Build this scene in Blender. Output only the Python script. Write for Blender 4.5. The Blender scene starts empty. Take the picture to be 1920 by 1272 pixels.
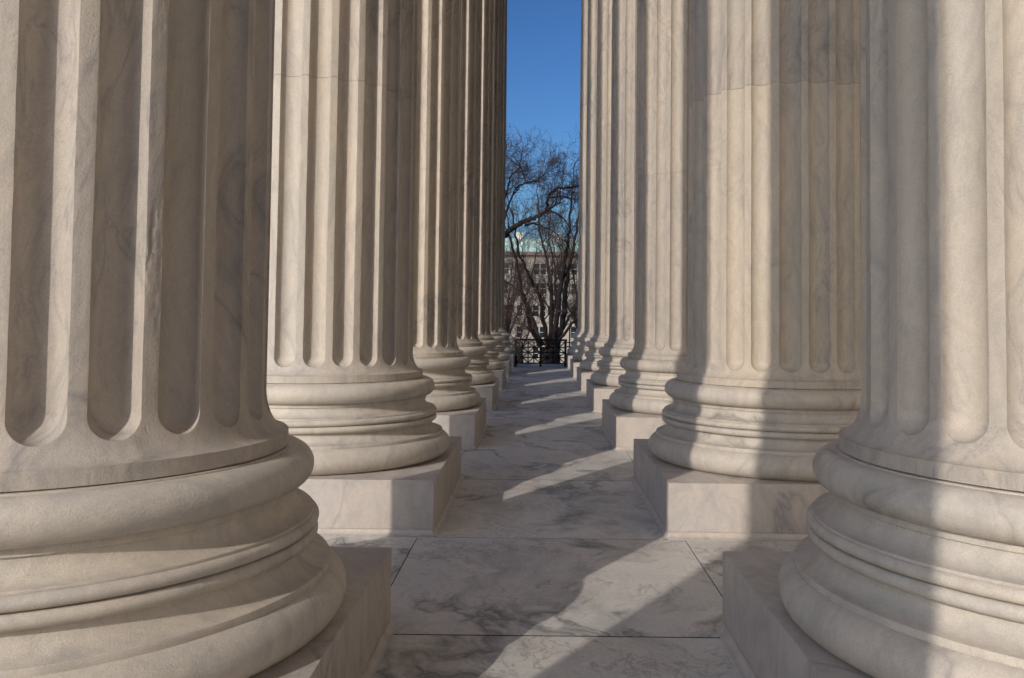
import bpy, math, random
from mathutils import Vector, Matrix, noise
random.seed(7)
D = bpy.data
sc = bpy.context.scene
COL = sc.collection
R = math.radians

# ------------------------------------------------------------------ camera
CAM_Z = 1.30
cd = D.cameras.new("camera"); cam = D.objects.new("camera", cd); COL.objects.link(cam)
F_PX, PPX, PPY = 1673.1, 1009.0, 523.8
cd.sensor_width = 36; cd.sensor_fit = 'HORIZONTAL'
cd.lens = F_PX / 1920 * 36
cd.shift_x = (960 - PPX) / 1920
cd.shift_y = (PPY - 636) / 1920
cd.clip_start = 0.05; cd.clip_end = 3000
pitch, yaw, roll = 0.04245, -0.0004, 0.01103
fwd = Vector((-math.sin(yaw)*math.cos(pitch), math.cos(yaw)*math.cos(pitch), math.sin(pitch)))
r0 = Vector((math.cos(yaw), math.sin(yaw), 0)); u0 = r0.cross(fwd)
rr = r0*math.cos(roll) + u0*math.sin(roll); uu = u0*math.cos(roll) - r0*math.sin(roll)
m = Matrix((rr, uu, -fwd)).transposed().to_4x4(); m.translation = (0, 0, CAM_Z)
cam.matrix_world = m
sc.camera = cam

# ------------------------------------------------------------------ light
SUN_AZ, SUN_EL = 31.2, 24.0            # azimuth the light travels towards, from +Y to +X
w = D.worlds.new("World"); sc.world = w; w.use_nodes = True
nt = w.node_tree; nt.nodes.clear()
sky = nt.nodes.new('ShaderNodeTexSky'); sky.sky_type = 'NISHITA'; sky.sun_disc = False
sky.sun_elevation = R(SUN_EL); sky.sun_rotation = R(180 + SUN_AZ)
sky.air_density = 1.0; sky.dust_density = 2.0; sky.ozone_density = 6.0
bg = nt.nodes.new('ShaderNodeBackground'); bg.inputs['Strength'].default_value = 0.050
wo = nt.nodes.new('ShaderNodeOutputWorld')
hs = nt.nodes.new('ShaderNodeGamma'); hs.inputs['Gamma'].default_value = 1.5
nt.links.new(sky.outputs[0], hs.inputs['Color']); tint = nt.nodes.new('ShaderNodeMix'); tint.data_type = 'RGBA'; tint.blend_type = 'MULTIPLY'; tint.inputs[0].default_value = 1.0; tint.inputs[7].default_value = (1.10, 1.08, 1.0, 1)
nt.links.new(hs.outputs[0], tint.inputs[6]); nt.links.new(tint.outputs[2], bg.inputs[0]); nt.links.new(bg.outputs[0], wo.inputs[0])
sl = D.lights.new("sun", 'SUN'); sl.energy = 2.45; sl.angle = R(0.53); sl.color = (1.0, 0.92, 0.83)
sun = D.objects.new("sun", sl); COL.objects.link(sun)
ldir = Vector((math.sin(R(SUN_AZ))*math.cos(R(SUN_EL)), math.cos(R(SUN_AZ))*math.cos(R(SUN_EL)), -math.sin(R(SUN_EL))))
sun.rotation_euler = ldir.to_track_quat('-Z', 'Y').to_euler()
sun.location = (-20, -20, 20)
sc.view_settings.view_transform = 'Standard'; sc.view_settings.look = 'None'
sc.view_settings.gamma = 1; sc.view_settings.exposure = 0.0
sc.render.engine = 'CYCLES'
sc.cycles.max_bounces = 8; sc.cycles.diffuse_bounces = 5

# ------------------------------------------------------------------ materials
class NT:
    def __init__(s, name, rough=0.6, spec=0.3):
        s.m = D.materials.new(name); s.m.use_nodes = True
        s.t = s.m.node_tree; s.p = s.t.nodes['Principled BSDF']
        s.p.inputs['Roughness'].default_value = rough
        s.p.inputs['Specular IOR Level'].default_value = spec
    def n(s, typ, ins=None, **kw):
        nd = s.t.nodes.new(typ)
        for k, v in kw.items(): setattr(nd, k, v)
        for k, v in (ins or {}).items():
            if hasattr(v, 'is_linked') or isinstance(v, bpy.types.NodeSocket): s.t.links.new(v, nd.inputs[k])
            else: nd.inputs[k].default_value = v
        return nd
    def math(s, op, a, b=0.0, clamp=False):
        return s.n('ShaderNodeMath', {0: a, 1: b}, operation=op, use_clamp=clamp).outputs[0]
    def noise(s, vec, scale, detail=4, rough=0.5, dist=0.0):
        return s.n('ShaderNodeTexNoise', {'Vector': vec, 'Scale': scale, 'Detail': detail, 'Roughness': rough, 'Distortion': dist}).outputs[0]
    def ramp(s, fac, stops):
        nd = s.n('ShaderNodeValToRGB', {0: fac}); e = nd.color_ramp.elements
        while len(e) > 1: e.remove(e[-1])
        e[0].position = stops[0][0]; e[0].color = (*stops[0][1], 1) if isinstance(stops[0][1], tuple) else (stops[0][1],)*3+(1,)
        for p, c in stops[1:]:
            x = e.new(p); x.color = (*c, 1) if isinstance(c, tuple) else (c, c, c, 1)
        return nd.outputs[0]
    def mix(s, fac, a, b, blend='MIX'):
        nd = s.n('ShaderNodeMix', data_type='RGBA', blend_type=blend)
        for i, v in ((0, fac), (6, a), (7, b)):
            if isinstance(v, bpy.types.NodeSocket): s.t.links.new(v, nd.inputs[i])
            else: nd.inputs[i].default_value = (*v, 1) if isinstance(v, tuple) else v
        return nd.outputs[2]
    def vmul(s, vec, k):
        return s.n('ShaderNodeVectorMath', {0: vec, 1: k}, operation='MULTIPLY').outputs[0]
    def vadd(s, a, b):
        return s.n('ShaderNodeVectorMath', {0: a, 1: b}, operation='ADD').outputs[0]
    def out(s, col, bump=None, strength=0.3, dist=0.01, rough=None):
        if isinstance(col, tuple): s.p.inputs['Base Color'].default_value = (*col, 1)
        else: s.t.links.new(col, s.p.inputs['Base Color'])
        if bump is not None:
            b = s.n('ShaderNodeBump', {'Height': bump, 'Strength': strength, 'Distance': dist})
            s.t.links.new(b.outputs[0], s.p.inputs['Normal'])
        if rough is not None: s.t.links.new(rough, s.p.inputs['Roughness'])
        return s.m

def rand_coords(g, island=False):
    tc = g.n('ShaderNodeTexCoord').outputs['Object']
    if island: r = g.n('ShaderNodeNewGeometry').outputs['Random Per Island']
    else: r = g.n('ShaderNodeObjectInfo').outputs['Random']
    off = g.n('ShaderNodeCombineXYZ', {0: g.math('MULTIPLY', r, 37.0), 1: g.math('MULTIPLY', r, 71.0), 2: g.math('MULTIPLY', r, 53.0)}).outputs[0]
    return g.vadd(tc, off), r

def column_marble(name, tan, grey, streak, vein_amt, joints=False):
    g = NT(name, 0.55, 0.3)
    P, rnd = rand_coords(g)
    warp = g.n('ShaderNodeTexNoise', {'Vector': P, 'Scale': 0.9, 'Detail': 3.0}).outputs[1]
    W = g.vadd(P, g.vmul(warp, (0.9, 0.9, 0.9)))
    big = g.noise(g.vmul(W, streak), 1.3, 5, 0.55)
    col = g.mix(g.ramp(big, [(0.36, 0.0), (0.62, 1.0)]), tan, grey)
    # soft long streaks of lilac grey
    s2 = g.noise(g.vmul(W, (3.5*streak[0], 3.5*streak[1], 1.2*streak[2])), 1.7, 6, 0.6, 0.4)
    col = g.mix(g.math('MULTIPLY', g.ramp(s2, [(0.50, 0.0), (0.72, 1.0)]), 0.42), col, tuple(c*k for c, k in zip(grey, (0.62, 0.66, 0.70))))
    s3 = g.noise(g.vmul(W, (2.6, 2.6, 1.0)), 1.1, 5, 0.6)
    col = g.mix(g.math('MULTIPLY', g.ramp(s3, [(0.52, 0.0), (0.70, 1.0)]), 0.35), col, tuple(min(1, c*1.15) for c in tan))
    if joints:
        s4 = g.noise(g.vmul(W, (5.0, 5.0, 0.9)), 1.3, 7, 0.62, 0.2)
        vv = g.ramp(g.math('ABSOLUTE', g.math('SUBTRACT', s4, 0.5)), [(0.0, 1.0), (0.018, 0.35), (0.05, 0.0)])
        pm = g.ramp(g.noise(g.vmul(P, (1.0, 1.0, 0.5)), 1.6, 3), [(0.47, 0.0), (0.60, 1.0)])
        col = g.mix(g.math('MULTIPLY', g.math('MULTIPLY', vv, pm), 0.46), col, (0.26, 0.25, 0.25))
    s5 = g.noise(g.vmul(W, (9.0*streak[0], 9.0*streak[1], 1.6*streak[2])), 1.5, 5, 0.65)
    col = g.mix(1.0, col, g.ramp(s5, [(0.32, (0.86, 0.865, 0.88)), (0.55, (1.02, 1.02, 1.01)), (0.75, (1.05, 1.045, 1.03))]), 'MULTIPLY')
    if joints:
        och = g.ramp(g.noise(g.vmul(P, (2.2, 2.2, 0.35)), 1.2, 4, 0.6), [(0.52, 0.0), (0.72, 1.0)])
        col = g.mix(g.math('MULTIPLY', och, 0.28), col, (0.50, 0.415, 0.285))
    # thin veins
    v = g.noise(g.vmul(W, (1.0, 1.0, 0.8)), 1.15, 6, 0.55, 0.6)
    vd = g.math('ABSOLUTE', g.math('SUBTRACT', v, 0.5))
    vm = g.ramp(vd, [(0.0, 1.0), (0.007, 0.6), (0.03, 0.0)])
    patch = g.ramp(g.noise(P, 0.9, 2), [(0.50, 0.0), (0.62, 1.0)])
    col = g.mix(g.math('MULTIPLY', g.math('MULTIPLY', vm, patch), vein_amt), col, (0.17, 0.16, 0.17))
    fine = g.noise(P, 38.0, 4, 0.7)
    col = g.mix(1.0, col, g.ramp(fine, [(0.3, 0.94), (0.7, 1.04)]), 'MULTIPLY')
    grain = g.noise(P, 240.0, 2, 0.6)
    col = g.mix(1.0, col, g.ramp(grain, [(0.3, 0.90), (0.7, 1.08)]), 'MULTIPLY')
    if joints:
        z = g.n('ShaderNodeSeparateXYZ', {0: g.n('ShaderNodeTexCoord').outputs['Object']}).outputs[2]
        fr = g.math('FRACT', g.math('DIVIDE', g.math('SUBTRACT', z, JZ-JS*0.5), JS))
        dj = g.math('MULTIPLY', g.math('ABSOLUTE', g.math('SUBTRACT', fr, 0.5)), JS)
        jm = g.ramp(dj, [(0.0, 1.0), (0.0022, 1.0), (0.0042, 0.0)])
        # the drums differ a little in tone
        idx = g.math('FLOOR', g.math('DIVIDE', g.math('SUBTRACT', z, JZ), JS))
        wn = g.n('ShaderNodeTexWhiteNoise', {'Vector': g.n('ShaderNodeCombineXYZ', {0: idx, 1: rnd}).outputs[0]}, noise_dimensions='3D').outputs[0]
        col = g.mix(1.0, col, g.ramp(wn, [(0.0, (0.90, 0.905, 0.93)), (1.0, (1.05, 1.045, 1.02))]), 'MULTIPLY')
        col = g.mix(g.math('MULTIPLY', jm, 0.38), col, (0.14, 0.12, 0.10))
    h = g.math('ADD', g.math('MULTIPLY', g.noise(P, 150.0, 3, 0.65), 0.75), g.math('MULTIPLY', g.noise(P, 16.0, 4, 0.55), 0.35))
    # occasional pits and chips
    pit = g.ramp(g.noise(P, 55.0, 3, 0.6), [(0.27, 0.0), (0.34, 1.0)])
    h = g.math('ADD', h, g.math('MULTIPLY', pit, 0.5))
    return g.out(col, h, 0.55, 0.0035)

JZ, JS = 2.832, 2.045       # first drum joint and drum height
TAN, GREY = (0.575, 0.495, 0.41), (0.515, 0.462, 0.405)
M_SHAFT = column_marble('shaft_marble', TAN, GREY, (1.6, 1.6, 0.22), 0.45, True)
M_BASE = column_marble('base_marble', (0.61, 0.535, 0.45), (0.56, 0.51, 0.45), (1.0, 1.0, 1.3), 0.6)
M_PLINTH = column_marble('plinth_marble', (0.59, 0.515, 0.445), (0.54, 0.485, 0.445), (0.9, 0.9, 2.2), 0.5)
M_WALLM = column_marble('wall_marble', (0.70, 0.60, 0.46), (0.64, 0.56, 0.45), (0.5, 0.5, 0.5), 0.3)

def floor_marble():
    g = NT('floor_marble', 0.42, 0.35)
    P, rnd = rand_coords(g, True)
    warp = g.n('ShaderNodeTexNoise', {'Vector': P, 'Scale': 1.3, 'Detail': 4.0}).outputs[1]
    W = g.vadd(P, g.vmul(warp, (0.8, 0.8, 0.8)))
    big = g.noise(g.vmul(W, (1.3, 1.0, 1.0)), 1.5, 6, 0.6)
    col = g.mix(g.ramp(big, [(0.35, 0.0), (0.65, 1.0)]), (0.76, 0.71, 0.645), (0.675, 0.655, 0.615))
    rust = g.ramp(g.noise(P, 1.9, 5, 0.6), [(0.52, 0.0), (0.72, 1.0)])
    col = g.mix(g.math('MULTIPLY', rust, 0.6), col, (0.60, 0.52, 0.43))
    # smoky streaks
    rot0 = g.n('ShaderNodeMapping', {'Vector': W, 'Rotation': (0, 0, 0.35), 'Scale': (1.7, 0.95, 1.0)}).outputs[0]
    s = g.noise(rot0, 1.9, 7, 0.68, 0.3)
    col = g.mix(g.math('MULTIPLY', g.ramp(s, [(0.47, 0.0), (0.74, 1.0)]), 0.75), col, (0.30, 0.305, 0.30))
    # ragged dark veins, broad and thin
    rot = g.n('ShaderNodeMapping', {'Vector': W, 'Rotation': (0, 0, 0.5), 'Scale': (1.35, 0.8, 1.0)}).outputs[0]
    v = g.noise(rot, 0.95, 8, 0.60, 0.2)
    vd = g.math('ABSOLUTE', g.math('SUBTRACT', v, 0.5))
    vm = g.ramp(vd, [(0.0, 1.0), (0.012, 0.6), (0.045, 0.0)])
    patch = g.ramp(g.noise(P, 1.1, 3, 0.6), [(0.46, 0.0), (0.56, 1.0)])
    col = g.mix(g.math('MULTIPLY', g.math('MULTIPLY', vm, patch), 0.8), col, (0.13, 0.13, 0.12))
    v2 = g.noise(rot, 3.4, 8, 0.62, 0.4)
    vm2 = g.ramp(g.math('ABSOLUTE', g.math('SUBTRACT', v2, 0.5)), [(0.0, 1.0), (0.02, 0.0)])
    p2 = g.ramp(g.noise(P, 2.1, 3), [(0.42, 0.0), (0.56, 1.0)])
    col = g.mix(g.math('MULTIPLY', g.math('MULTIPLY', vm2, p2), 0.45), col, (0.12, 0.12, 0.12))
    col = g.mix(1.0, col, g.ramp(g.noise(P, 45, 4, 0.7), [(0.3, 0.86), (0.7, 1.08)]), 'MULTIPLY')
    col = g.mix(1.0, col, g.ramp(rnd, [(0.0, 0.90), (1.0, 1.08)]), 'MULTIPLY')
    rough = g.ramp(g.noise(P, 6, 4), [(0.3, 0.38), (0.7, 0.58)])
    h = g.math('ADD', g.noise(P, 120, 3, 0.6), g.math('MULTIPLY', g.noise(P, 9, 4), 1.2))
    return g.out(col, h, 0.35, 0.002, rough)
M_FLOOR = floor_marble()

def simple(name, col, rough=0.6, var=0.25, scale=8.0, spec=0.3, bump=0.0, metal=0.0):
    g = NT(name, rough, spec)
    g.p.inputs['Metallic'].default_value = metal
    P, rnd = rand_coords(g)
    c = g.mix(1.0, col, g.ramp(g.noise(P, scale, 5, 0.6), [(0.3, 1-var), (0.7, 1+var)]), 'MULTIPLY')
    return g.out(c, g.noise(P, scale*6, 3) if bump else None, bump, 0.01)
M_GAP = simple('joint_mortar', (0.06, 0.047, 0.038), 0.9)
M_IRON = simple('black_iron', (0.008, 0.009, 0.009), 0.6, 0.4, 12, 0.25)
M_RUST = simple('rusty_iron', (0.09, 0.045, 0.03), 0.8, 0.4, 12)
M_COPPER = simple('green_copper', (0.44, 0.62, 0.56), 0.6, 0.2, 1.2)
M_STUCCO = simple('white_render', (0.72, 0.70, 0.66), 0.8, 0.08, 2)
M_TRIM = simple('limestone_trim', (0.40, 0.355, 0.30), 0.8, 0.12, 3)
M_CORNICE = simple('dark_cornice', (0.20, 0.165, 0.14), 0.8, 0.2, 3)
M_WHITE = simple('white_sash', (0.62, 0.62, 0.60), 0.5, 0.05, 3)
M_BARK = simple('bark', (0.024, 0.019, 0.018), 0.9, 0.4, 14, 0.2, 0.6)
M_TWIG = simple('twig_bark', (0.058, 0.042, 0.040), 0.9, 0.3, 20, 0.2)
M_REDTWIG = simple('red_twig_bark', (0.060, 0.036, 0.031), 0.9, 0.3, 20, 0.2)
M_GRASS = simple('winter_grass', (0.10, 0.10, 0.05), 0.95, 0.3, 0.5)
M_ASPH = simple('asphalt', (0.05, 0.05, 0.052), 0.9, 0.2, 1.5)
M_PLAZA = simple('plaza_stone', (0.68, 0.62, 0.54), 0.8, 0.1, 0.8)
M_CEIL = simple('coffered_ceiling', (0.52, 0.43, 0.32), 0.8, 0.1, 0.8)
g = NT('window_glass', 0.08, 0.6); M_GLASS = g.out((0.02, 0.024, 0.03))

def brick():
    g = NT('tan_brick', 0.85, 0.2)
    tc = g.n('ShaderNodeTexCoord').outputs['Object']
    sx = g.n('ShaderNodeSeparateXYZ', {0: tc}).outputs
    v = g.n('ShaderNodeCombineXYZ', {0: sx[0], 1: sx[2], 2: 0.0}).outputs[0]
    b = g.n('ShaderNodeTexBrick', {'Vector': v, 'Color1': (0.43, 0.375, 0.315, 1), 'Color2': (0.33, 0.285, 0.24, 1), 'Mortar': (0.45, 0.42, 0.37, 1),
            'Scale': 1.0, 'Mortar Size': 0.012, 'Brick Width': 0.30, 'Row Height': 0.10})
    c = g.mix(1.0, b.outputs[0], g.ramp(g.noise(tc, 0.5, 5), [(0.3, 0.82), (0.7, 1.15)]), 'MULTIPLY')
    return g.out(c)
M_BRICK = brick()

# ------------------------------------------------------------------ mesh helpers
class MB:
    def __init__(s): s.v = []; s.f = []
    def add(s, vs, fs):
        o = len(s.v); s.v += [tuple(v) for v in vs]; s.f += [tuple(i+o for i in f) for f in fs]
    def box(s, a, b):
        x0, y0, z0 = a; x1, y1, z1 = b
        s.add([(x0,y0,z0),(x1,y0,z0),(x1,y1,z0),(x0,y1,z0),(x0,y0,z1),(x1,y0,z1),(x1,y1,z1),(x0,y1,z1)],
              [(0,3,2,1),(4,5,6,7),(0,1,5,4),(1,2,6,5),(2,3,7,6),(3,0,4,7)])
        return s
    def lathe(s, prof, n=160, cap=False):
        vs = []; fs = []
        for (r, z) in prof:
            for i in range(n):
                a = 2*math.pi*i/n; vs.append((r*math.cos(a), r*math.sin(a), z))
        for k in range(len(prof)-1):
            for i in range(n):
                j = (i+1) % n
                fs.append((k*n+i, k*n+j, (k+1)*n+j, (k+1)*n+i))
        s.add(vs, fs)
        if cap: s.f.append(tuple(len(s.v)-n+i for i in range(n)))
        return s
    def bar(s, p, q, w, up=(0,0,1), h=None):
        p = Vector(p); q = Vector(q); d = (q-p).normalized(); x = d.cross(Vector(up))
        if x.length < 1e-4: x = d.cross(Vector((0,1,0)))
        x.normalize(); y = d.cross(x).normalized(); h = h or w
        vs = []
        for c in (p, q):
            for a, b in ((-1,-1),(1,-1),(1,1),(-1,1)): vs.append(c + x*a*w/2 + y*b*h/2)
        s.add(vs, [(0,1,2,3),(7,6,5,4),(0,4,5,1),(1,5,6,2),(2,6,7,3),(3,7,4,0)])
        return s
    def tube(s, pts, rad, n=6):
        pts = [Vector(p) for p in pts]; vs = []; fs = []; x = None
        for i, p in enumerate(pts):
            d = (pts[min(i+1, len(pts)-1)] - pts[max(i-1, 0)])
            if d.length < 1e-6: d = Vector((0,0,1))
            d.normalize()
            if x is None:
                x = d.orthogonal().normalized()
            x = (x - d*x.dot(d)); x = x.normalized() if x.length > 1e-6 else d.orthogonal().normalized()
            y = d.cross(x)
            for k in range(n):
                a = 2*math.pi*k/n; vs.append(p + (x*math.cos(a)+y*math.sin(a))*rad[i])
        for i in range(len(pts)-1):
            for k in range(n):
                j = (k+1) % n; fs.append((i*n+k, i*n+j, (i+1)*n+j, (i+1)*n+k))
        s.add(vs, fs); return s
    def build(s, name, mat, parent=None, smooth=None):
        me = D.meshes.new(name); me.from_pydata(s.v, [], s.f); me.update()
        me.materials.append(mat)
        if smooth is not None:
            me.polygons.foreach_set('use_smooth', [True]*len(me.polygons))
            me.set_sharp_from_angle(angle=R(smooth))
        o = D.objects.new(name, me); COL.objects.link(o)
        if parent: o.parent = parent
        return o
def bevel(o, w=0.004, seg=2):
    b = o.modifiers.new('bevel', 'BEVEL'); b.width = w; b.segments = seg; b.limit_method = 'ANGLE'; b.angle_limit = R(40)
    b.harden_normals = False
def tag(o, label=None, cat=None, group=None, kind=None):
    if label: o['label'] = label
    if cat: o['category'] = cat
    if group: o['group'] = group
    if kind: o['kind'] = kind
    return o
def thing(name, loc, label, cat, group=None):
    o = D.objects.new(name, None); COL.objects.link(o); o.location = loc; o.empty_display_size = 0.3
    tag(o, label, cat, group); o['kind'] = 'thing'
    return o
def copy_tree(o, parent=None):
    c = o.copy(); COL.objects.link(c)
    if parent: c.parent = parent
    for ch in [x for x in D.objects if x.parent == o]: copy_tree(ch, c)
    return c

# ------------------------------------------------------------------ the column
XL, XR = -0.604, 0.793       # inner plinth faces
PW, SP, Y2 = 1.9486, 3.492, 5.360
HW = PW/2
PH = 0.321
NF = 24
SHAFT_TOP = 12.4

def rs(z):
    if z <= 1.05:
        k = min(1.0, (1.05-z)/0.135)
        return 0.766 - 0.0735*math.sqrt(max(0.0, 1-k*k))
    return 0.6925 - 0.0013*(z-1.05) - 0.0004*max(0, z-5)**2

def shaft_mesh(chip=None):
    a = 0.0675; Dp = 0.056; zt = 0.966; zc = zt + a
    NT_ = 17; NPHI = 8; zb = 0.9545
    ref = 0.69
    ts = [math.pi*i/(NT_-1) for i in range(NT_)]
    mb = MB()
    # upper levels
    joints = [JZ + JS*k for k in range(5) if JZ + JS*k < SHAFT_TOP]
    zs = [zc]
    z = zc
    while z < 6.0: z += (0.011 if chip is not None and z < 2.5 else 0.13); zs.append(z)
    while z < SHAFT_TOP-0.5: z += 0.6; zs.append(z)
    zs.append(SHAFT_TOP)
    lv = []
    for z in zs:
        if not any(abs(z-j) < 0.03 for j in joints): lv.append((z, 0.0))
    for j in joints:
        lv += [(j-0.0030, 0.0), (j-0.0012, 0.0018), (j+0.0012, 0.0018), (j+0.0030, 0.0)]
    lv.sort()
    lower_shared = [(1.05-0.135*math.sin(R(t)), None) for t in (45, 53, 61, 69, 76, 82, 87, 90)]
    def P(ang, z, dep):
        r = rs(z) - dep
        if chip is not None and z > 1.15:
            da = (ang - chip + math.pi) % (2*math.pi) - math.pi
            if abs(da) < 0.05:
                e = noise.noise(Vector((da*70, 3.3, z*9))) + 0.6*noise.noise(Vector((da*160, 1.3, z*31))) + 0.35*noise.noise(Vector((da*300, 8.3, z*80)))
                wz = math.exp(-((z-1.47)/0.16)**2) + 0.45*math.exp(-((z-2.15)/0.14)**2) + 0.10
                r -= round(max(0.0, e-0.02)*3.0)/3.0*wz*0.0055*(1 if abs(da) < 0.045 else 0)
        n = noise.noise(Vector((math.cos(ang)*2.5, math.sin(ang)*2.5, z*1.6)))*0.0009
        r += n
        return (r*math.cos(ang), r*math.sin(ang), z)
    for k in range(NF):
        c = 2*math.pi*k/NF; nxt = 2*math.pi/NF
        # flute walls
        grid = []
        for (z, gj) in lv:
            row = []
            jl = noise.noise(Vector((k*3.1, 1.7, z*2.3)))*0.0017 + noise.noise(Vector((k*3.1, 9.7, z*9)))*0.0012
            jr = noise.noise(Vector((k*3.1, 5.7, z*2.3)))*0.0017 + noise.noise(Vector((k*3.1, 19.7, z*9)))*0.0012
            if z < zc+0.02: jl = jr = 0
            for t in ts:
                u = -a*math.cos(t); q = (1-math.cos(t))/2
                u += jl*(1-q)**3 + jr*q**3
                dep = 0.0006 + Dp*math.sin(t)**0.9 if 0 < t < math.pi-1e-6 else 0.0006
                row.append(P(c+u/ref, z, dep+gj))
            grid.append(row)
        # rounded foot of the flute
        cap = []
        for f in range(NPHI, 0, -1):
            ph = math.pi/2*f/NPHI; row = []
            for t in ts:
                u = -a*math.cos(t)
                z = zc - a*math.sin(t)*math.sin(ph)
                dep = (Dp*abs(math.sin(t))**0.9*math.cos(ph) if f < NPHI else 0.0) + 0.0006*(1 if 1 else 0)
                row.append(P(c+u/ref, z, dep))
            cap.append(row)
        full = cap + grid
        vs = [p for row in full for p in row]; fs = []
        for i in range(len(full)-1):
            for j in range(NT_-1):
                fs.append((i*NT_+j, i*NT_+j+1, (i+1)*NT_+j+1, (i+1)*NT_+j))
        mb.add(vs, fs)
        # apron under the rounded foot, with a slim rounded lip
        N = 5; cols = []
        for t in ts:
            u = -a*math.cos(t); ztop = zc - a*math.sin(t)
            col = [P(c+u/ref, ztop, 0.0006)]
            z1 = ztop-0.004
            for i in range(N+1): 
                z = z1 + (zb-z1)*i/N; col.append(P(c+u/ref, z, 0.0))
            for (z, _) in lower_shared[1:]: col.append(P(c+u/ref, z, 0.0))
            cols.append(col)
        # arris strip columns to the next flute
        A2 = 2*math.pi/NF*ref-a; us = [a+0.005+(A2-a-0.010)*i/6 for i in range(7)]
        ncol = len(cols[0])
        vs = [p for col in cols for p in col]; fs = []
        for i in range(len(cols)-1):
            for j in range(ncol-1):
                fs.append((i*ncol+j, i*ncol+j+1, (i+1)*ncol+j+1, (i+1)*ncol+j))
        mb.add(vs, fs)
        # strip, foot part (below zc)
        sc_ = []
        allu = [a] + us + [2*math.pi/NF*ref-a]
        for ui, u in enumerate(allu):
            e = 0.0006 if ui in (0, len(allu)-1) else 0.0
            col = [P(c+u/ref, zc, e)]
            z1 = zc-0.004
            for i in range(N+1):
                z = z1 + (zb-z1)*i/N; col.append(P(c+u/ref, z, 0.0))
            for (z, _) in lower_shared[1:]: col.append(P(c+u/ref, z, 0.0))
            sc_.append(col)
        vs = [p for col in sc_ for p in col]; fs = []
        for i in range(len(sc_)-1):
            for j in range(ncol-1):
                fs.append((i*ncol+j, i*ncol+j+1, (i+1)*ncol+j+1, (i+1)*ncol+j))
        mb.add(vs, fs)
        # strip, upper part
        k2 = (k+1) % NF
        grid = []
        for (z, gj) in lv:
            jr = noise.noise(Vector((k*3.1, 5.7, z*2.3)))*0.0017 + noise.noise(Vector((k*3.1, 19.7, z*9)))*0.0012
            jl = noise.noise(Vector((k2*3.1, 1.7, z*2.3)))*0.0017 + noise.noise(Vector((k2*3.1, 9.7, z*9)))*0.0012
            if z < zc+0.02: jl = jr = 0
            row = []
            for ui, u in enumerate(allu):
                j = jr if ui < 2 else (jl if ui > 6 else 0)
                e = 0.0006 if ui in (0, len(allu)-1) else 0.0
                row.append(P(c+(u+j)/ref, z, e+gj))
            grid.append(row)
        n = len(allu)
        vs = [p for row in grid for p in row]; fs = []
        for i in range(len(grid)-1):
            for j in range(n-1):
                fs.append((i*n+j, i*n+j+1, (i+1)*n+j+1, (i+1)*n+j))
        mb.add(vs, fs)
    # foot band: vertical fillet and its underside
    mb.lathe([(0.70, 0.8695), (0.7655, 0.8695), (0.7665, 0.8705), (0.7665, 0.9140), (0.7655, 0.9152)], 240)
    me = D.meshes.new('shaft'); me.from_pydata(mb.v, [], mb.f); me.update()
    import bmesh
    bm = bmesh.new(); bm.from_mesh(me)
    bmesh.ops.remove_doubles(bm, verts=bm.verts, dist=0.0004)
    bmesh.ops.recalc_face_normals(bm, faces=bm.faces)
    bm.to_mesh(me); bm.free()
    me.materials.append(M_SHAFT)
    me.polygons.foreach_set('use_smooth', [True]*len(me.polygons))
    me.set_sharp_from_angle(angle=R(24))
    return me

def arc(cx, cz, rx, rz, a0, a1, n):
    return [(cx+rx*math.cos(R(a0+(a1-a0)*i/n)), cz+rz*math.sin(R(a0+(a1-a0)*i/n))) for i in range(n+1)]

def rounded_square(h, r, n=6):
    pts = []
    for cx, cy, a0 in ((h-r, h-r, 0), (-h+r, h-r, 90), (-h+r, -h+r, 180), (h-r, -h+r, 270)):
        for i in range(n+1):
            a = R(a0+90*i/n); pts.append((cx+r*math.cos(a), cy+r*math.sin(a)))
    return pts

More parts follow.
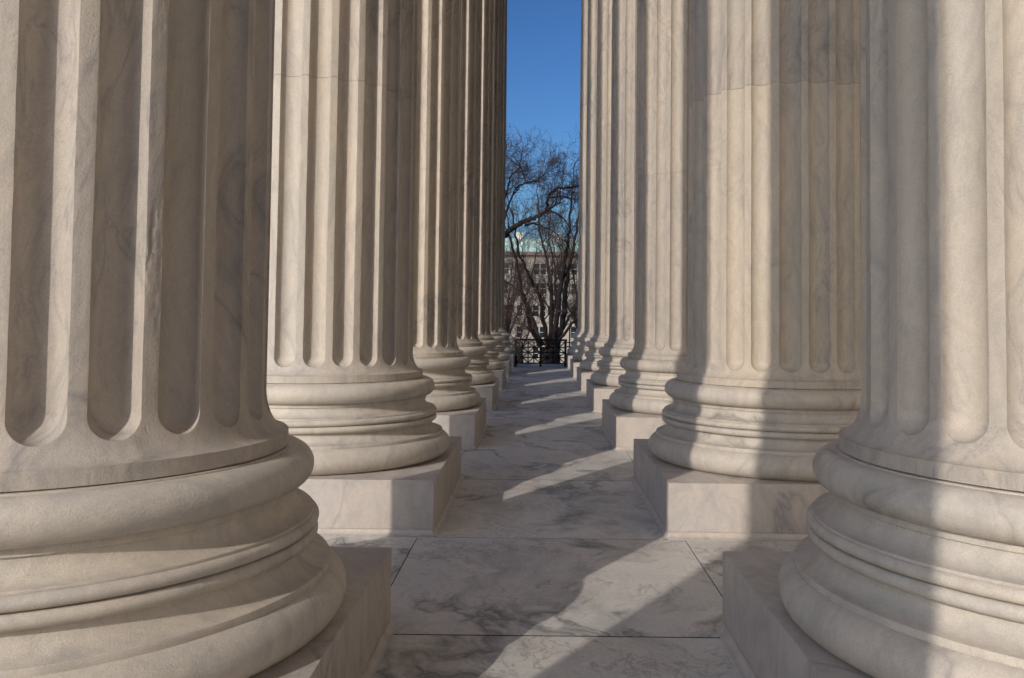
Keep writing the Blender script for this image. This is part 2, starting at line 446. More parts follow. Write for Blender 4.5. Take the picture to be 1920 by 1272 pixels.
def make_column():
    root = thing('fluted_column', (0,0,0), 'x', 'column', 'fluted columns standing in two rows')
    # plinth
    mb = MB(); rings = []
    for z, h, r in ((-0.02, HW, 0.006), (0.0315, HW, 0.006), (0.0320, HW-0.004, 0.004), (0.0355, HW-0.004, 0.004), (0.0360, HW, 0.006), (PH-0.005, HW, 0.006), (PH-0.0006, HW-0.0006, 0.006), (PH, HW-0.005, 0.006)):
        rings.append([(x, y, z) for x, y in rounded_square(h, r, 3)])
    n = len(rings[0]); vs = [p for r_ in rings for p in r_]; fs = []
    for i in range(len(rings)-1):
        for j in range(n): fs.append((i*n+j, i*n+(j+1)%n, (i+1)*n+(j+1)%n, (i+1)*n+j))
    fs.append(tuple((len(rings)-1)*n+j for j in range(n)))
    mb.add(vs, fs); pl = mb.build('plinth', M_PLINTH, root, 40)
    # curved skirting between plinth and paving
    mb = MB(); rings = []
    c = 0.030
    for i in range(9):
        t = R(90*i/8); off = c*(1-math.sin(t)); z = c*(1-math.cos(t))
        off = c*(1-math.sin(t)); z = 0.0 + c*(1-math.cos(t))
        rings.append((off, z))
    rr_ = []
    rings = rings + [(-0.006, c+0.0)]
    rings = [(c+0.001, -0.01)] + [(o+0.001, z+0.001) for o, z in rings[:-1]] + [(-0.006, c+0.001)]
    for off, z in rings:
        h = HW+off; rr_.append([(x, y, z) for x, y in rounded_square(h, max(0.006, 0.012+off*0.9) if off > 0 else 0.004, 6)])
    n = len(rr_[0]); vs = [p for r_ in rr_ for p in r_]; fs = []
    for i in range(len(rr_)-1):
        for j in range(n): fs.append((i*n+j, i*n+(j+1)%n, (i+1)*n+(j+1)%n, (i+1)*n+j))
    mb.add(vs, fs); mb.build('cove_skirting', M_PLINTH, root, 35)
    # base: scotias and fillets in one turned mesh, round mouldings as its pieces
    s2 = [(0.905-0.070*math.cos(R(t)), 0.556-0.056*math.sin(R(t))) for t in range(90, -1, -9)]
    s1 = [(0.850-0.064*math.cos(R(t)), 0.713-0.054*math.sin(R(t))) for t in range(90, -1, -9)]
    prof = [(0.80, 0.3225), (0.9, 0.3235), (0.9, 0.47), (0.9125, 0.4765), (0.9130, 0.4785), (0.9130, 0.4955), (0.9115, 0.4985)] + s2 + \
           [(0.8350, 0.5655), (0.8360, 0.5670), (0.846, 0.5675), (0.846, 0.61), (0.850, 0.648), (0.8555, 0.6492), (0.8560, 0.6500), (0.8560, 0.6565), (0.8550, 0.6580)] + s1 + \
           [(0.7860, 0.7180), (0.7865, 0.7195), (0.7930, 0.7200), (0.7940, 0.7210), (0.7940, 0.7400), (0.7930, 0.7412), (0.775, 0.743), (0.775, 0.858), (0.779, 0.8600), (0.7795, 0.8655), (0.7785, 0.8664), (0.70, 0.8664)]
    base = MB().lathe(prof, 200).build('base', M_BASE, root, 35)
    MB().lathe([(0.80, 0.3212), (0.872, 0.3212)] + arc(0.886, 0.4025, 0.0815, 0.0790, -88, 72, 26) + [(0.905, 0.477)], 200).build('lower_torus', M_BASE, base, 40)
    MB().lathe([(0.84, 0.5672)] + arc(0.8505, 0.5875, 0.0203, 0.0203, -86, 84, 12) + [(0.84, 0.6080)], 200).build('astragal', M_BASE, base, 40)
    MB().lathe([(0.84, 0.6105)] + arc(0.8530, 0.6300, 0.0200, 0.0193, -84, 88, 12) + [(0.84, 0.6492)], 200).build('astragal', M_BASE, base, 40)
    MB().lathe([(0.77, 0.7418)] + arc(0.7930, 0.8020, 0.0600, 0.0602, -90, 84, 24) + [(0.775, 0.8618)], 200).build('upper_torus', M_BASE, base, 40)
    # shaft
    sh = D.objects.new('shaft', shaft_mesh()); COL.objects.link(sh); sh.parent = root
    # capital: bell, leaves ring and abacus
    cp = MB().lathe([(0.64, 12.4), (0.68, 12.42), (0.68, 12.50), (0.62, 12.52), (0.62, 12.9), (0.70, 13.3), (0.86, 13.6), (0.80, 13.62)], 48).build('capital', M_BASE, root, 40)
    lf = MB()
    for row, (z0, h, rb, out_) in enumerate(((12.52, 0.45, 0.63, 0.18), (12.55, 0.78, 0.63, 0.26))):
        for i in range(8):
            a = 2*math.pi*(i+0.5*row)/8; ca, sa = math.cos(a), math.sin(a); vs = []; fs = []
            for s_ in range(7):
                t = s_/6; rad = rb + out_*t**2.2 + 0.03; z = z0 + h*math.sin(t*1.75)
                wd = 0.17*(1-t**3*0.6)
                for q in (-1, 0, 1):
                    rq = rad - (0.02 if q else 0)
                    vs.append((rq*ca - q*wd*sa, rq*sa + q*wd*ca, z))
            for s_ in range(6):
                for q in range(2): fs.append((s_*3+q, s_*3+q+1, s_*3+q+4, s_*3+q+3))
            lf.add(vs, fs)
    l = lf.build('acanthus_leaves', M_BASE, cp, 50)
    so = l.modifiers.new('solid', 'SOLIDIFY'); so.thickness = 0.03
    ab = MB().box((-0.90, -0.90, 13.625), (0.90, 0.90, 13.80)).build('abacus', M_BASE, cp); bevel(ab, 0.03)
    return root

ordin = ['', 'first', 'second', 'third', 'fourth', 'fifth', 'sixth', 'seventh']
lab = {
 ('L', 0): 'fluted marble column of the left row, standing just behind the camera',
 ('R', 0): 'fluted marble column of the right row, standing just behind the camera',
 ('L', 1): 'largest fluted marble column at the left edge, with a chipped arris and shaded flutes',
 ('R', 1): 'largest fluted marble column at the right edge, left half shaded, right half sunlit',
 ('L', 2): 'second fluted column of the left row, its near flutes sunlit, behind the left edge column',
 ('R', 2): 'second fluted column of the right row, a sunlit band between two shadows',
 ('L', 3): 'third fluted column of the left row, partly hidden behind the second one',
 ('R', 3): 'third fluted column of the right row, a narrow sunlit strip left of the second column',
 ('L', 4): 'fourth fluted column of the left row, two thin sunlit ridges showing',
 ('R', 4): 'fourth fluted column of the right row, dark left side beside a pale strip',
 ('L', 5): 'fifth fluted column of the left row, third from the iron railing end',
 ('R', 5): 'fifth fluted column of the right row, third from the iron railing end',
 ('L', 6): 'sixth fluted column of the left row, next to last before the iron railing',
 ('R', 6): 'sixth fluted column of the right row, next to last before the iron railing',
 ('L', 7): 'farthest fluted column of the left row, beside the left end of the iron railing',
 ('R', 7): 'farthest fluted column of the right row, beside the right end of the iron railing',
}
proto = make_column(); first = True
for side in 'LR':
    for n in range(8):
        o = proto if first else copy_tree(proto); first = False
        cx = XL-HW if side == 'L' else XR+HW
        cy = Y2 + (n-2)*SP + HW
        o.location = (cx, cy, 0)
        o['label'] = lab[(side, n)]; o['group'] = 'fluted columns of the ' + ('left' if side == 'L' else 'right') + ' row'
        rk = random.choice((0, 1, 2, 3))*15 if (side, n) not in (('L', 1),) else 0
        for ch in [x for x in D.objects if x.parent == o]:
            if ch.name.startswith('shaft') and (side, n) == ('L', 1): ch.data = shaft_mesh(R(-37.5))
            if ch.name.startswith('shaft'): ch.rotation_euler.z = R(rk + {('L',1): -1.2, ('L',2): -1.0, ('R',1): 2.2, ('R',2): 1.4}.get((side, n), 0.6 if side == 'R' else -0.6))
            if ch.name.startswith('base') or ch.name.startswith('plinth'): ch.rotation_euler.z = R(90*random.randrange(4))

# ------------------------------------------------------------------ setting: marble floor slabs
def slab(mb, x0, x1, y0, y1, z=0.0, rf=0.0, g_=0.0026):
    """one paving slab, front corners optionally rounded, with thin chamfered top edge"""
    x0 += g_; x1 -= g_; y0 += 0.0045; y1 -= 0.0045
    def ring(ins, zz):
        pts = []
        X0, X1, Y0, Y1 = x0+ins, x1-ins, y0+ins, y1-ins
        r = max(rf, 0.0)
        if r > 0:
            for i in range(7):
                a = R(180+90*i/6); pts.append((X0+r+r*math.cos(a), Y0+r+r*math.sin(a), zz))
            for i in range(7):
                a = R(270+90*i/6); pts.append((X1-r+r*math.cos(a), Y0+r+r*math.sin(a), zz))
        else: pts += [(X0, Y0, zz), (X1, Y0, zz)]
        pts += [(X1, Y1, zz), (X0, Y1, zz)]
        return pts
    r1, r2, r3 = ring(0, z-0.03), ring(0, z-0.0009), ring(0.0012, z)
    n = len(r1); fs = []
    for k in range(2):
        for j in range(n): fs.append((k*n+j, k*n+(j+1)%n, (k+1)*n+(j+1)%n, (k+1)*n+j))
    fs.append(tuple(2*n+j for j in range(n)))
    mb.add(r1+r2+r3, fs)

fl = MB()
JXL, JXR = -0.690, 0.882
YEND = 25.6
EDGE_L, EDGE_R = XL-PW-0.35, 8.2
for n in range(-1, 8):
    yf = Y2 + (n-2)*SP; yb = yf + PW; yn = yf + SP
    ya, yc = yf-0.050, yb-0.115
    last = n == 7
    if n >= 0: slab(fl, XL, XR, ya, yc, 0, 0.045)
    ye = YEND if last else yn-0.050
    # wide slab between the column pairs, its front part reaching into the aisle
    rr_ = 0.045; g_ = 0.0026; pts = []
    for i in range(7):
        t = R(180+90*i/6); pts.append((XL+g_+rr_+rr_*math.cos(t), yc+0.0045+rr_+rr_*math.sin(t)))
    for i in range(7):
        t = R(270+90*i/6); pts.append((XR-g_-rr_+rr_*math.cos(t), yc+0.0045+rr_+rr_*math.sin(t)))
    pts += [(XR-g_, yb-0.02), (JXR-g_, yb-0.02), (JXR-g_, ye-0.0045), (JXL+g_, ye-0.0045), (JXL+g_, yb-0.02), (XL+g_, yb-0.02)]
    nn = len(pts)
    fl.add([(x, y, -0.03) for x, y in pts]+[(x, y, 0.0) for x, y in pts], [(j, (j+1)%nn, (j+1)%nn+nn, j+nn) for j in range(nn)]+[tuple(nn+j for j in range(nn))])
    # paving outside the aisle, between plinths
    for xa, xb in ((EDGE_L, JXL), (JXR, XR+PW+0.9)):
        slab(fl, xa, xb, yb-0.02, ye, 0)
    slab(fl, XR+PW-0.02, XR+PW+0.9, yf-0.05, yb-0.02, 0)
    slab(fl, EDGE_L, XL-PW+0.02, yf-0.05, yb-0.02, 0)
    xs = [XR+PW+0.9, 5.1, 6.65, EDGE_R]
    for i in range(3):
        slab(fl, xs[i], xs[i+1], yf-0.05, yf+1.7, 0); slab(fl, xs[i], xs[i+1], yf+1.7, ye, 0)
o = fl.build('floor', M_FLOOR, None); tag(o, kind='structure')
o.data.materials.append(M_GAP)          # the slab sides carry the dark joint dirt
for p in o.data.polygons:
    if abs(p.normal.z) < 0.4: p.material_index = 1
sub = MB().box((EDGE_L+0.02, -6.0, -0.9), (EDGE_R, YEND-0.02, -0.0285)).build('floor_bed', M_GAP); tag(sub, kind='structure')
# body of the terrace and steps to the left
st = MB()
st.box((EDGE_L+0.01, -6.0, -6.0), (EDGE_R+2, YEND-0.01, -0.92))
for i in range(30):
    st.box((EDGE_L-0.36*(i+1), -30, -6.0), (EDGE_L-0.36*i+0.01, YEND+2, -0.16*(i+1)))
o = st.build('steps', M_PLAZA); tag(o, kind='structure')
# ground, street, lawn
gr = MB(); gr.add([(-1200,-1200,-6.05),(1200,-1200,-6.05),(1200,1600,-6.05),(-1200,1600,-6.05)], [(0,1,2,3)])
tag(gr.build('ground', M_GRASS), kind='structure')
pz = MB(); pz.add([(-260,-160,-6.045),(-13,-160,-6.045),(-13,60,-6.045),(-260,60,-6.045)], [(0,1,2,3)])
tag(pz.build('plaza', M_PLAZA), kind='structure')
rd = MB().box((-300, 112, -6.2), (300, 124, -6.040)).build('road', M_ASPH); tag(rd, kind='structure')
pv = MB().box((-300, 124, -6.2), (300, 128, -5.90)).build('pavement', M_PLAZA); tag(pv, kind='structure')
pv = MB().box((-300, 108, -6.2), (300, 112, -5.90)).build('pavement', M_PLAZA); tag(pv, kind='structure')

# ------------------------------------------------------------------ portico building to the right and above
pt = thing('portico_building', (EDGE_R, 0, 0), 'cream marble building wall and ceiling of the portico behind the right row', 'building')
def rel(mb, name, mat, parent, off):
    mb.v = [(x-off[0], y-off[1], z-off[2]) for x, y, z in mb.v]; return mb.build(name, mat, parent)
rel(MB().box((EDGE_R, -20, -6), (EDGE_R+2, YEND+8, 16)), 'wall', M_WALLM, pt, (EDGE_R, 0, 0))
rel(MB().box((EDGE_L+0.2, -6, 15.0), (EDGE_R, YEND, 15.6)), 'ceiling', M_CEIL, pt, (EDGE_R, 0, 0))
for cx in (XL-HW, XR+HW):
    rel(MB().box((cx-0.72, -6, 13.802), (cx+0.72, YEND-0.3, 15.0)), 'entablature', M_WALLM, pt, (EDGE_R, 0, 0))

# ------------------------------------------------------------------ iron railing between the last columns
FY = 23.55
rl = thing('iron_railing', (0.1, FY, 0), 'black iron railing with star lattice closing the far end of the walkway', 'railing')
x0, x1 = XL+0.045-0.1, XR-0.045-0.1; xm = (x0+x1)/2
zb_, zt_ = 0.105, 0.685
for x in (x0, xm, x1):
    MB().box((x-0.030, -0.030, 0.002), (x+0.030, 0.030, zt_-0.013)).build('post', M_IRON, rl)
tr = MB().box((x0-0.045, -0.035, zt_-0.012), (x1+0.045, 0.035, zt_+0.042)).build('top_rail', M_IRON, rl); bevel(tr, 0.006)
MB().box((x0+0.02, -0.014, zb_-0.034), (x1-0.02, 0.014, zb_)).build('bottom_rail', M_IRON, rl)
MB().box((x0+0.02, -0.014, zt_-0.048), (x1-0.02, 0.014, zt_-0.030)).build('upper_rail', M_IRON, rl)
zlo, zhi = zb_, zt_-0.048
for s in range(2):
    a = (x0, xm)[s]+0.02; b = (xm, x1)[s]-0.02
    mb = MB(); cw = (b-a)/4; chh = (zhi-zlo)/4; t = 0.033
    for i in range(1, 4):
        mb.box((a+cw*i-t/2, -t/2, zlo), (a+cw*i+t/2, t/2, zhi))
        mb.box((a, -t/2+0.001, zlo+chh*i-t/2), (b, t/2-0.001, zlo+chh*i+t/2))
    for i in range(2):
        for j in range(2):
            xa, xb = a+2*cw*i, a+2*cw*(i+1); za, zb2 = zlo+2*chh*j, zlo+2*chh*(j+1)
            mb.bar((xa, 0.002, za), (xb, 0.002, zb2), 0.027, (0,1,0)); mb.bar((xa, -0.003, zb2), (xb, -0.003, za), 0.027, (0,1,0))
    mb.build('lattice_panel', M_IRON, rl)

# rusty hand rail beyond the terrace on the right
hr = thing('hand_rail', (1.0, 27.5, -6), 'thin rusty pipe hand rail on a tall post beyond the right end of the railing', 'hand rail')
MB().tube([(0.0,0,0),(0.0,0,6.95)], [0.022]*2, 8).build('post', M_RUST, hr, 40)
MB().tube([(3.0,0,0),(3.0,0,6.6)], [0.022]*2, 8).build('post', M_RUST, hr, 40)
MB().tube([(-0.1,0,6.53),(3.1,0,6.53)], [0.018]*2, 8).build('rail', M_RUST, hr, 40)
MB().tube([(-0.1,0,6.40),(3.1,0,6.40)], [0.018]*2, 8).build('rail', M_RUST, hr, 40)

# ------------------------------------------------------------------ apartment block
BY = 138.0
ap = thing('apartment_building', (0, BY, -6), 'tan brick apartment building with green copper roof seen through the bare trees', 'building')
X0, X1 = -28, 30
ztop = 17.4-0.45     # local z of the eaves (about 11.2 m above the terrace)
winx = []
x = -25.0
pat = [2.15, 2.55, 1.1, 2.40, 2.40, 2.55]
base_x = [-4.92, -2.75, -0.20, 0.85, 3.25, 5.65]
for k in range(-3, 4):
    for b in base_x:
        xx = b + k*12.75
        if X0+1 < xx < X1-1: winx.append(xx)
winx.sort()
winz = [14.75-1*0, 11.72, 8.25, 4.95, 1.7]      # local centre heights
WW, WH = 0.92, 1.75
# wall with real window openings: vertical strips and panels between
mb = MB()
edges = [X0] + [e for xx in winx for e in (xx-WW/2, xx+WW/2)] + [X1]
zed = [0] + [e for zz in sorted(winz) for e in (zz-WH/2, zz+WH/2)] + [ztop-1.0]
vs = [(xx, 0, zz) for zz in zed for xx in edges]; nx = len(edges); fs = []
for j in range(len(zed)-1):
    for i in range(nx-1):
        if i % 2 == 1 and j % 2 == 1:
            continue
        fs.append((j*nx+i, j*nx+i+1, (j+1)*nx+i+1, (j+1)*nx+i))
mb.add(vs, fs)
for xx in winx:                      # reveals
    for zz in winz:
        a, b, c_, d = xx-WW/2, xx+WW/2, zz-WH/2, zz+WH/2
        mb.add([(a,0,c_),(b,0,c_),(b,0,d),(a,0,d),(a,.25,c_),(b,.25,c_),(b,.25,d),(a,.25,d)], [(0,1,5,4),(1,2,6,5),(2,3,7,6),(3,0,4,7)])
mb.add([(X0,0,0),(X0,18,0),(X0,18,ztop-1),(X0,0,ztop-1),(X1,0,0),(X1,18,0),(X1,18,ztop-1),(X1,0,ztop-1)], [(0,1,2,3),(4,5,6,7),(1,5,6,2)])
mb.build('wall', M_BRICK, ap)
MB().box((X0-0.05, -0.08, ztop-1.0), (X1+0.05, 18, ztop-0.10)).build('frieze', M_TRIM, ap)
MB().box((X0-0.7, -0.85, ztop-0.10), (X1+0.7, 18.5, ztop+0.38)).build('cornice', M_CORNICE, ap)
mb = MB(); za, zb3 = ztop+0.38, ztop+2.65
mb.add([(X0-.5,-.6,za),(X1+.5,-.6,za),(X1-1.0,1.6,zb3),(X0+1.0,1.6,zb3),(X0-.5,18,za),(X1+.5,18,za),(X1-1,16,zb3),(X0+1,16,zb3)],
       [(0,1,2,3),(3,2,6,7),(1,5,6,2),(4,0,3,7),(5,4,7,6)])
xx = X0
while xx < X1:       # standing seams
    t = (xx-X0)/(X1-X0); xt = X0+1.0+(X1-X0-2)*t
    mb.bar((xx, -0.62, za+.02), (xt, 1.58, zb3+.03), 0.07); xx += 0.75
rf = mb.build('roof', M_COPPER, ap)
for xx in (-12.0, -3.0, 3.05, 14.0):
    cb = MB().box((xx-0.65, 1.2, zb3-0.9), (xx+0.65, 3.0, zb3+0.75)).build('chimney', M_STUCCO, rf)
    MB().box((xx-0.75, 1.1, zb3+0.752), (xx+0.75, 3.1, zb3+0.90)).build('chimney_cap', M_STUCCO, cb)
pw = None
near = [(xx, zz) for zz in winz for xx in winx]
def make_window():
    mb = MB(); t = 0.04
    a, b, c_, d = -WW/2, WW/2, -WH/2, WH/2
    mb.box((a, .10, c_), (a+t, .2, d)); mb.box((b-t, .10, c_), (b, .2, d)); mb.box((a+t, .10, c_), (b-t, .2, c_+t)); mb.box((a+t, .10, d-t), (b-t, .2, d))
    mb.box((a+t, .12, -0.03), (b-t, .19, 0.03))
    f = mb.build('window', M_WHITE, ap)
    gm = MB(); gm.add([(a+t,.17,c_+t),(b-t,.17,c_+t),(b-t,.17,d-t),(a+t,.17,d-t)], [(0,1,2,3)]); gm.build('pane', M_GLASS, f)
    MB().box((a-.1, -0.12, c_-0.13), (b+.1, 0.05, c_-0.002)).build('sill', M_TRIM, f)
    return f
pw = make_window()
near.sort(key=lambda p: abs(p[0]-0.4))
for i, (xx, zz) in enumerate(near[:100]):
    o = pw if i == 0 else copy_tree(pw, ap)
    o.location = (xx, 0, zz)
if len(near) > 100:
    mb = MB()
    for xx, zz in near[100:]:
        mb.box((xx-WW/2, .15, zz-WH/2), (xx+WW/2, .2, zz+WH/2))
    tag(mb.build('outer_windows', M_GLASS, ap), kind='stuff')

# ------------------------------------------------------------------ bare trees
class Tree:
    def __init__(s, seed): s.rn = random.Random(seed); s.big = MB(); s.small = MB()
    def vec(s, k): return Vector((s.rn.gauss(0, k), s.rn.gauss(0, k), s.rn.gauss(0, k)))
    def limb(s, pts, r0_, r1_, kids=8, depth=0, up=0.25, start=0.25, lenk=0.5, maxd=4, thin=0.012):
        pts = [Vector(p) for p in pts]
        if depth == 0:     # smooth the given path
            q = []
            for i in range(len(pts)-1):
                p0, p1, p2, p3 = pts[max(i-1,0)], pts[i], pts[i+1], pts[min(i+2, len(pts)-1)]
                for k in range(5):
                    t = k/5; q.append(0.5*((2*p1)+(-p0+p2)*t+(2*p0-5*p1+4*p2-p3)*t*t+(-p0+3*p1-3*p2+p3)*t**3))
            q.append(pts[-1]); pts = [p + s.vec(min(r0_, 0.10)*0.28) if 0 < i < len(q)-1 else p for i, p in enumerate(q)]
        n = len(pts); rad = [r0_+(r1_-r0_)*(i/(n-1))**0.85 for i in range(n)]
        tgt = s.big if r0_ > 0.03 else s.small
        tgt.tube(pts, rad, 8 if r0_ > 0.06 else (5 if r0_ > 0.025 else 3))
        if depth >= maxd: return
        L = sum((pts[i+1]-pts[i]).length for i in range(n-1))
        for k in range(kids):
            t = start + (1-start)*(k+s.rn.random())/kids
            i = min(int(t*(n-1)), n-2); base = pts[i].lerp(pts[i+1], t*(n-1)-i)
            d = (pts[i+1]-pts[i]).normalized()
            side = s.vec(1.0); side = (side - d*side.dot(d)).normalized()
            ang = s.rn.uniform(0.5, 1.05)
            nd = (d*math.cos(ang) + side*math.sin(ang) + Vector((0,0,up))).normalized()
            ln = L*lenk*s.rn.uniform(0.55, 1.15)*(1-0.45*t)
            rb = max(min(rad[i]*0.6, 0.018*ln+0.003), 0.0055)
            s.grow(base, nd, ln, rb, depth+1, up, maxd)
        if depth > 0 or True:
            d = (pts[-1]-pts[-2]).normalized()
            s.grow(pts[-1], (d + s.vec(0.2)).normalized(), L*0.32, r1_*0.9, depth+1, up, maxd)
    def grow(s, p, d, ln, r, depth, up, maxd):
        n = 6 if ln > 0.8 else 4
        pts = [Vector(p)]; step = ln/n
        for i in range(n):
            d = (d + s.vec(0.20) + Vector((0,0,up*0.22))).normalized(); pts.append(pts[-1] + d*step)
        rad = [r*(1-0.72*i/n) for i in range(n+1)]
        tgt = s.big if r > 0.03 else s.small
        tgt.tube(pts, rad, 6 if r > 0.04 else (4 if r > 0.015 else 3))
        if depth >= maxd or ln < 0.18: return
        k = s.rn.randint(4, 6) if depth < 3 else s.rn.randint(3, 5)
        for q in range(k):
            t = 0.18+0.82*(q+s.rn.random())/k; i = min(int(t*n), n-1); b = pts[i].lerp(pts[i+1], t*n-i)
            dd = (pts[i+1]-pts[i]).normalized(); side = s.vec(1.0); side = (side - dd*side.dot(dd)).normalized()
            ang = s.rn.uniform(0.45, 1.1)
            s.grow(b, (dd*math.cos(ang)+side*math.sin(ang)+Vector((0,0,up*0.5))).normalized(), ln*s.rn.uniform(0.38, 0.66), max(rad[i]*0.55, 0.0045), depth+1, up, maxd)
    def finish(s, loc, label, cat='tree', group=None, bark=M_BARK, twig=M_TWIG, name='bare_tree'):
        o = thing(name, loc, label, cat, group); L = Vector(loc)
        for mb, nm, mt in ((s.big, 'trunk', bark), (s.small, 'crown', twig)):
            mb.v = [(x-L.x, y-L.y, z-L.z) for x, y, z in mb.v]; mb.build(nm, mt, o, 60)
        return o

def at(px, py, Y):          # a direction seen in the photo, set down at its real distance
    d = fwd + rr*(px-PPX)/F_PX + uu*(PPY-py)/F_PX
    return Vector((0, 0, CAM_Z)) + d*(Y/d.y)
TY = 42.0
T = Tree(3)
root_pt = Vector((0.75, TY, -6.1))
fork = at(1030, 668, TY)
T.big.tube([root_pt, root_pt.lerp(fork, .3), root_pt.lerp(fork, .7), fork, fork + Vector((0,0,0.35)), fork + Vector((0,0,0.5))], [0.9, 0.58, 0.46, 0.44, 0.36, 0.1], 14)
stems = [
 ([(1004,640,-.3),(998,622,-.5),(991,593,-.8),(984,563,-1.2),(975,520,-1.6),(962,470,-2.0),(953,425,-2.4)], 0.120, 0.040),
 ([(1010,635,.2),(1000,600,.6),(993,579,.9),(975,553,1.2),(955,532,1.4),(930,515,1.7)], 0.104, 0.032),
 ([(1022,636,-.4),(1018,590,-.6),(1011,553,-.9),(997,527,-1.1),(978,487,-1.3),(968,450,-1.6),(960,400,-1.8)], 0.112, 0.036),
 ([(1031,634,.5),(1034,565,.9),(1031,518,1.2),(1023,480,1.5),(1012,430,1.8),(1008,370,2.0)], 0.120, 0.032),
 ([(1041,636,-.2),(1046,577,-.6),(1053,518,-.8),(1062,470,-1.1),(1068,430,-1.3),(1072,370,-1.4)], 0.136, 0.040),
 ([(1052,640,.3),(1058,584,.5),(1062,541,.7),(1067,500,.8),(1077,459,1.0),(1086,400,1.2)], 0.152, 0.048),
 ([(1056,625,-.3),(1072,607,-.5),(1084,600,-.8),(1100,590,-1.2)], 0.080, 0.032),
 ([(1058,608,.1),(1072,588,.2),(1084,575,.3),(1102,540,.5)], 0.072, 0.032),
 ([(1006,625,.8),(985,612,1.2),(968,606,1.5),(948,602,1.7)], 0.056, 0.020),
 ([(1026,636,1.0),(1040,560,1.6),(1040,500,2.2),(1030,440,2.6),(1035,380,2.8)], 0.080, 0.024),
]
for pts, a_, b_ in stems:
    P_ = [at(px, py, TY+dy*1.6) for px, py, dy in pts]
    P_[0] = P_[0].lerp(fork, 0.35)
    T.limb(P_, a_, b_, kids=16, start=0.12, lenk=0.30, up=0.26, maxd=4)
T.finish(tuple(root_pt), 'large bare many-stemmed tree rising right behind the iron railing')

NY = 33.0
T = Tree(11)
rp = Vector((-3.4, NY, -6.1))
T.big.tube([rp, rp+Vector((.1,0,3)), rp+Vector((.35,0,6.5)), at(925, 470, NY)], [.45, .28, .18, .12], 12)
limbs = [
 ([(925,470),(948,440),(963,428),(979,417),(1000,410),(1019,400),(1028,390)], 0.114, 0.057, 10),
 ([(1026,392),(1028,371),(1041,356),(1060,353),(1082,349),(1100,340)], 0.062, 0.026, 15),
 ([(1024,394),(1049,380),(1050,360),(1056,340)], 0.036, 0.013, 12),
 ([(1032,371),(1053,369),(1066,372),(1083,373),(1100,366)], 0.036, 0.016, 13),
 ([(1026,396),(1040,400),(1058,412),(1066,425)], 0.042, 0.016, 12),
 ([(985,423),(1000,419),(1025,427),(1045,440)], 0.047, 0.018, 12),
 ([(930,450),(950,364),(957,331),(972,317),(978,290)], 0.047, 0.016, 14),
 ([(935,455),(960,367),(985,343),(1004,341),(1016,330),(1040,315)], 0.047, 0.013, 14),
 ([(985,343),(979,318),(966,306),(952,298)], 0.029, 0.010, 12),
 ([(940,430),(945,380),(940,320),(950,275)], 0.047, 0.016, 13),
]
for pts, a_, b_, kk in limbs:
    P_ = [at(px, py, NY + 0.5*math.sin(i*1.7+px)) for i, (px, py) in enumerate(pts)]
    if pts[0] == (925,470): P_ = [at(px, py, NY) for px, py in pts]
    T.limb(P_, a_, b_, kids=kk+3, start=0.2, lenk=0.36, up=0.06, maxd=4)
T.finish(tuple(rp), 'bare tree with a thick crooked limb arching across the gap from the left')

# farther bare trees that thicken the crowns
for seed, (X, Y, hh), lb in ((21, (3.6, 62, 13.8), 'bare tree farther back behind the right side of the many-stemmed tree'),
                             (22, (-2.6, 70, 14.6), 'bare tree farther back on the left, its twig tips highest against the sky')):
    T = Tree(seed); b = Vector((X, Y, -6.1)); rn = T.rn
    top = b + Vector((0, 0, hh*0.34))
    T.big.tube([b, b.lerp(top, .5), top], [.36, .28, .25], 10)
    for k in range(8):
        a_ = 2*math.pi*k/8 + rn.random()*.6; sp_ = rn.uniform(.16, .38)*hh*0.55
        P_ = [top - Vector((0,0,.2)), top+Vector((math.cos(a_)*sp_*.35, math.sin(a_)*sp_*.35, hh*.16)), top+Vector((math.cos(a_)*sp_*.75, math.sin(a_)*sp_*.75, hh*.32)), top+Vector((math.cos(a_)*sp_, math.sin(a_)*sp_, hh*rn.uniform(.42, .56)))]
        T.limb(P_, .12, .035, kids=10, start=.2, lenk=.38, up=.25, maxd=4)
    T.finish(tuple(b), lb, group=None)

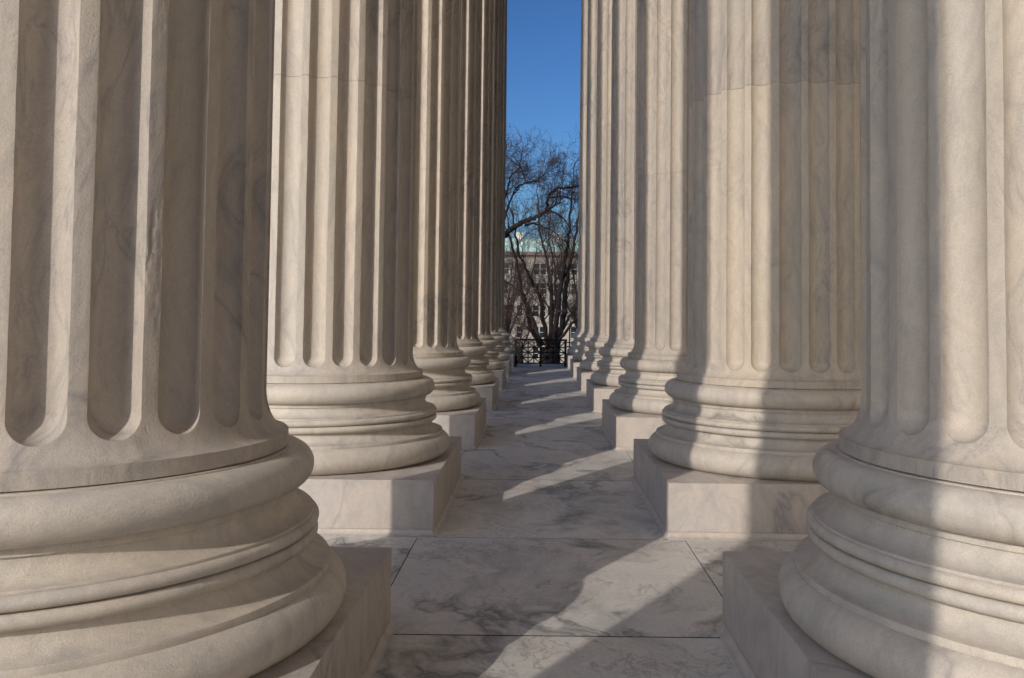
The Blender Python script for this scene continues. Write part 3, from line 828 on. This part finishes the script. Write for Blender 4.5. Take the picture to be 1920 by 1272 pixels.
# small reddish tree low on the left
T = Tree(5); b = Vector((-1.5, 36, -6.1)); top = Vector((-1.35, 36, -2.2))
T.big.tube([b, b.lerp(top, .5)+Vector((.05,0,0)), top], [.17, .13, .11], 8)
for k in range(9):
    a_ = 2*math.pi*k/9; e_ = Vector((math.cos(a_)*1.0, math.sin(a_)*1.0, 0))
    T.limb([top-Vector((0,0,.15)), top+e_*.4+Vector((0,0,1.2)), top+e_*.9+Vector((0,0,2.6)), top+e_*1.25+Vector((0,0,3.9+.3*math.sin(k*2.3)))], .06, .015, kids=8, start=.25, lenk=.36, up=.12, maxd=4)
T.finish(tuple(b), 'small reddish twiggy tree low on the left, beside the railing', bark=M_REDTWIG, twig=M_REDTWIG, name='small_bare_tree')

# dark evergreen shrubs in the garden below, seen through the railing
M_LEAF = simple('evergreen_leaf', (0.030, 0.042, 0.020), 0.6, 0.5, 3.0)
def evergreen(loc, h, r, seed, label):
    rn = random.Random(seed); o = thing('evergreen_shrub', loc, label, 'shrub', 'evergreen shrubs below the railing')
    MB().tube([(0,0,0),(0.03,0,h*0.5),(0,0.02,h*0.9)], [0.09, 0.06, 0.02], 7).build('stem', M_BARK, o, 60)
    mb = MB()
    for _ in range(5200):
        t = rn.random()**0.8; z = h*(0.04+0.96*t); rad = r*(1-t)**0.6*(0.75+0.35*noise.noise(Vector((t*5, seed, rn.random()*.2))))+0.04
        a = rn.random()*6.283; q = rad*math.sqrt(rn.uniform(0.25, 1.0))*(1+0.25*math.sin(a*3+t*9+seed))
        c = Vector((q*math.cos(a), q*math.sin(a), z)); d1 = Vector((rn.gauss(0,1), rn.gauss(0,1), rn.gauss(0.4,1))).normalized()
        d2 = d1.orthogonal().normalized(); L_ = rn.uniform(.05, .11); w_ = L_*0.35
        mb.add([c-d2*w_, c+d1*L_, c+d2*w_, c-d1*L_], [(0,1,2,3)])
    mb.build('foliage', M_LEAF, o)
evergreen((1.25, 60, -6.05), 5.6, 1.0, 4, 'dark evergreen shrub glimpsed through the right half of the iron railing')
evergreen((-1.35, 66, -6.05), 4.9, 1.0, 9, 'dark evergreen shrub glimpsed through the left half of the iron railing')
